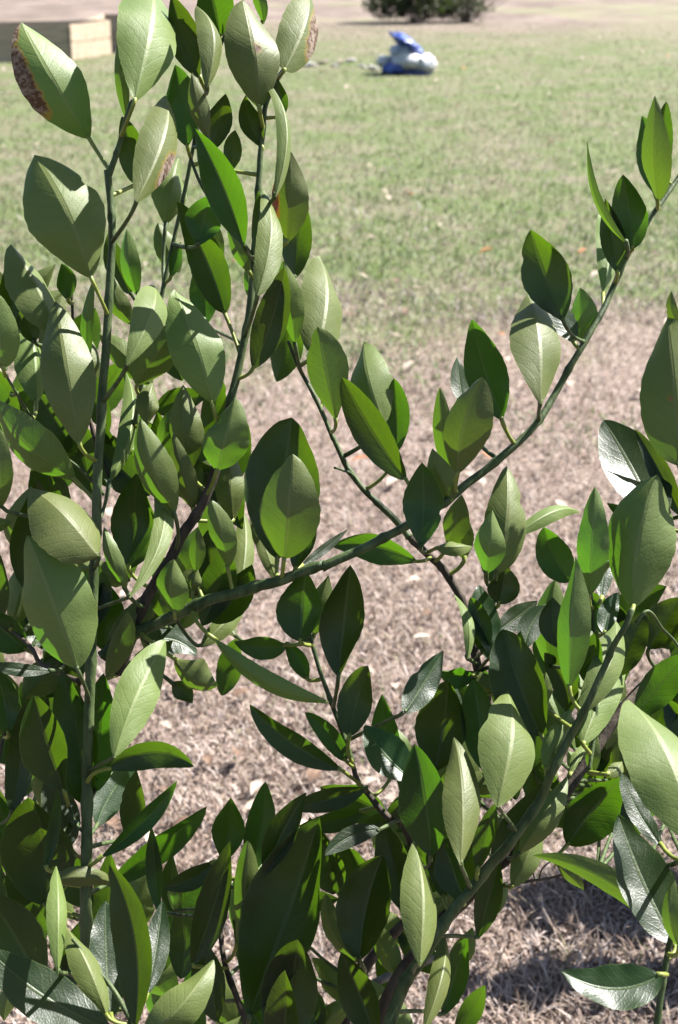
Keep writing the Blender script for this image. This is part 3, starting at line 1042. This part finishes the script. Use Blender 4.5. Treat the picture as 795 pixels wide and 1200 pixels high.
def raised_bed(corner, dirA, la, dirB, lb, h, label, nb=2):
    o = empty('raised_bed', corner)
    tag(o, label, 'raised bed', 'raised timber beds at the edge of the lawn')
    a, b = dirA.normalized() * la, dirB.normalized() * lb
    hh = h / nb
    th = .045
    ea, eb = dirA.normalized(), dirB.normalized()
    for k in range(nb):
        z = k * hh
        g = .004
        off = lambda: random.uniform(-.004, .004)
        board('board', o, corner + ea * (.03 + off()), corner + a, hh - g, th, z)
        board('board', o, corner + b + ea * .03, corner + a + b, hh - g, th, z)
        board('board', o, corner - eb * .024, corner + b + eb * .024, hh - g, th, z)
        board('board', o, corner + a - eb * .024 + ea * .024, corner + a + b + eb * .024 + ea * .024, hh - g, th, z)
    m = (corner + (corner + a + b)) / 2
    # soil bed
    n = 9
    vs, fs = [], []
    for i in range(n):
        for j in range(n):
            p = corner + a * (.03 + .94 * i / (n - 1)) + b * (.03 + .94 * j / (n - 1))
            vs.append(p + Vector((0, 0, h * .80 + .03 * noise.noise(p * 4))))
    for i in range(n - 1):
        for j in range(n - 1):
            fs.append((i * n + j, (i + 1) * n + j, (i + 1) * n + j + 1, i * n + j + 1))
    mesh_obj('soil', vs, fs, M_SOIL, o)
    return o


c1 = on_ground(84, 71)
raised_bed(c1, Vector((-1, -.35, 0)), 3.2, Vector((.35, 1, 0)) , 1.0, .42, 'weathered timber raised bed at the upper left with sunlit end boards')
c2 = on_ground(160, 61)
raised_bed(c2, Vector((-1, .02, 0)), 0.62, Vector((.02, 1, 0)), 1.4, .40, 'smaller shaded timber raised bed just right of the long one')

# ------------------------------------------------------------------ crumpled blue and white bag
M_WHITE = simple('white_plastic', (0.2753, 0.2842, 0.293), (0.3552, 0.3596, 0.3552), 12, .42, .5, .01, .5)
M_BLUE = simple('blue_plastic', (0.0148, 0.0333, 0.148), (0.0444, 0.074, 0.2516), 7, .35, .5, .01, .5)
M_GREYB = simple('pale_blue_plastic', (0.1687, 0.1998, 0.2664), (0.2442, 0.2664, 0.3108), 12, .4, .5, .01, .5)


def lump(name, parent, c, r, mat, seed, amp=.22, yaw=0, squash=0, sub=4, crease=9.0):
    bm = bmesh.new()
    bmesh.ops.create_icosphere(bm, subdivisions=sub, radius=1)
    m = Matrix.Rotation(yaw, 3, 'Y')
    for v in bm.verts:
        d = v.co.normalized()
        k = 1 + amp * noise.noise(d * 1.7 + Vector((seed, 0, 0))) + amp * .6 * abs(noise.noise(d * 4.2 + Vector((0, seed, 0)))) + amp * .7 * abs(noise.noise(d * crease * .6 + Vector((0, 0, seed))))
        p = Vector((d.x * r[0], d.y * r[1], d.z * r[2])) * k
        p = m @ p
        p = c + p
        if p.z < 0.004: p.z = 0.004 + .1 * (0.004 - p.z) * 0
        v.co = p
    bm.verts.index_update()
    vs = [v.co.copy() for v in bm.verts]
    fs = [tuple(v.index for v in f.verts) for f in bm.faces]
    bm.free()
    return mesh_obj(name, vs, fs, mat, parent)


b0 = on_ground(478, 87)
bag = empty('plastic_bag', b0)
tag(bag, 'crumpled blue and white plastic bag lying on the lawn', 'plastic bag')
sc_ = (b0 - EYE).length / FPX           # metres per photo pixel here
def bp(px, py, back=0):                 # point above the bag's own patch of lawn
    return b0 + Vector(((px - 478) * sc_, back, (87 - py) * sc_ * 1.02))
lump('bag_body', bag, bp(483, 74, .10), (25 * sc_, .24, 12 * sc_), M_WHITE, 1.3, .26, .12, crease=14)
lump('bag_side', bag, bp(462, 81, .0), (12 * sc_, .17, 6.5 * sc_), M_BLUE, 4.1, .3, crease=14)
lump('bag_hem', bag, bp(487, 85, .02), (16 * sc_, .14, 3 * sc_), M_BLUE, 6.6, .3, crease=14)
lump('bag_neck', bag, bp(473, 66, .10), (13 * sc_, .15, 10 * sc_), M_GREYB, 2.2, .34, .5, crease=14)
lump('bag_flap', bag, bp(477, 54, .06), (17 * sc_, .16, 5 * sc_), M_BLUE, 8.7, .45, .55, crease=14)
lump('bag_fold', bag, bp(497, 75, -.02), (11 * sc_, .14, 9 * sc_), M_WHITE, 5.2, .35, crease=14)
lump('bag_corner', bag, bp(452, 74, .1), (8 * sc_, .1, 6 * sc_), M_WHITE, 9.2, .3, crease=14)

# pale rubble strewn left of the bag
M_RUB = [simple('pale_rubble', (0.222, 0.2042, 0.1954), (0.3197, 0.3064, 0.3019), 20, .8, .5, .01), simple('brown_rubble', (0.1154, 0.08436, 0.07104), (0.1865, 0.1465, 0.1288), 20, .8, .5, .01)]
RL = ['palest piece of rubble, nearest the blue side of the bag', 'low brownish rubble beside the bag corner', 'white bright rubble piece midway between bag and leaf', 'brown flat rubble left of the white piece',
      'pinkish rubble piece in the middle of the strewn row', 'brown rubble piece next to the leaf tip', 'pale flat rubble by the scorched leaf', 'small pale rubble lowest in the row']
for i, (px, py, wd, m) in enumerate(((438, 82, 8, 0), (444, 75, 7, 1), (411, 73, 6, 0), (398, 76, 7, 1), (392, 79, 6, 0), (377, 76, 8, 1), (360, 78, 9, 0), (425, 80, 5, 0))):
    p = on_ground(px, py)
    o = lump('rubble_piece', None, p + Vector((0, 0, .025)), (wd * sc_ * random.uniform(.5, .95), wd * sc_ * .5, wd * sc_ * random.uniform(.14, .24)), M_RUB[m], i * 3.3, .9, random.uniform(-.4, .4), sub=3)
    tag(o, RL[i], 'rubble', 'pieces of rubble strewn beside the plastic bag')

# ------------------------------------------------------------------ shrub at the top edge, and the tree that shades the lawn on the right
M_SHRUB = simple('shrub_leaf', (0.01628, 0.0222, 0.01036), (0.0444, 0.0518, 0.02368), 3, .55, .1, .01, .3, trans=(.25, (0.0444, 0.07104, 0.00888)))
M_TWIG = simple('bare_twig', (0.07104, 0.05772, 0.04884), (0.1332, 0.111, 0.09768), 30, .9, .4, .004)


def leafy(name, parent, blobs, n, size, mat, seed, label=None):
    r = random.Random(seed)
    vs, fs = [], []
    tot = sum(b[1].x * b[1].z for b in blobs)
    for c, rad in blobs:
        for k in range(int(n * rad.x * rad.z / tot)):
            d = Vector((r.gauss(0, 1), r.gauss(0, 1), r.gauss(0, 1))).normalized() * (r.random() ** .45)
            p = c + Vector((d.x * rad.x, d.y * rad.y, d.z * rad.z))
            if noise.noise(p * (1.6 / max(rad.x, .3)) * 2 + Vector((seed, 0, 0))) < -.12 or p.z < .03: continue
            a = Vector((r.gauss(0, 1), r.gauss(0, 1), r.gauss(.3, 1))).normalized()
            b = a.orthogonal().normalized()
            b.rotate(Matrix.Rotation(r.random() * 6.3, 3, a))
            s = size * r.uniform(.6, 1.3)
            i0 = len(vs)
            c_ = a.cross(b) * .12 * s
            vs += [p - a * s * .5, p + b * s * .24 + c_, p + a * s * .5, p - b * s * .24 + c_]
            fs.append((i0, i0 + 1, i0 + 2, i0 + 3))
    o = mesh_obj(name, vs, fs, mat, parent, smooth=False)
    tag(o, label, kind='stuff')
    return o


def twigs(parent, base, n, h, spread, mat, seed, r0=.008):
    r = random.Random(seed)
    for k in range(n):
        e = base + Vector((r.gauss(0, spread), r.gauss(0, spread), h * r.uniform(.6, 1)))
        m = base + (e - base) * .5 + Vector((r.gauss(0, spread * .25), r.gauss(0, spread * .25), .1 * h))
        v, f = tube(catmull([base + Vector((r.gauss(0, .05), r.gauss(0, .05), -.02)), m, e], 4), [r0 * (1 - .08 * i) for i in range(9)], 5)
        mesh_obj('stem', v, f, mat, parent)


s0 = on_ground(482, 27)
sh = empty('shrub', s0)
tag(sh, 'dark evergreen shrub cut off by the top edge of the picture', 'shrub')
k = (s0 - EYE).length / FPX
twigs(sh, s0, 9, .8, .45, M_TWIG, 3, .015)
leafy('foliage', sh, [(s0 + Vector((-20 * k, 0, 20 * k)), Vector((36 * k, .5, 17 * k))), (s0 + Vector((12 * k, .1, 24 * k)), Vector((38 * k, .6, 22 * k))), (s0 + Vector((-5 * k, .2, 42 * k)), Vector((48 * k, .6, 25 * k))), (s0 + Vector((48 * k, .3, 18 * k)), Vector((36 * k, .5, 16 * k)))], 11000, .075, M_SHRUB, 5)
s1 = on_ground(545, 26)
sh2 = empty('shrub', s1)
tag(sh2, 'sparse grey twiggy shrub right of the dark evergreen shrub', 'shrub')
twigs(sh2, s1, 40, .75, .38, M_TWIG, 9, .009)
leafy('foliage', sh2, [(s1 + Vector((0, 0, 18 * k)), Vector((36 * k, .5, 22 * k)))], 1300, .06, simple('dull_leaf', (0.07104, 0.06216, 0.03996), (0.1154, 0.1066, 0.06216), 4), 6)

n0 = Vector((1.02, 2.28, 0))
nb = empty('citrus_tree', n0)
tag(nb, 'second citrus tree just outside the right edge, casting shadow bands on the lawn', 'citrus tree')
v, f = tube(catmull([n0 - Vector((0, 0, .05)), n0 + Vector((.01, 0, .22)), n0 + Vector((-.01, .02, .5))], 5), [.026 - .0014 * i for i in range(11)], 10, .15)
mesh_obj('trunk', v, f, M_BARK, nb)
twigs(nb, n0 + Vector((0, 0, .3)), 8, .3, .16, M_BARK, 12, .006)
leafy('crown', nb, [(Vector((.95, 2.29, .50)), Vector((.33, .085, .09))), (Vector((.88, 2.075, .48)), Vector((.36, .05, .05)))], 1500, .085, M_SHRUB, 31)
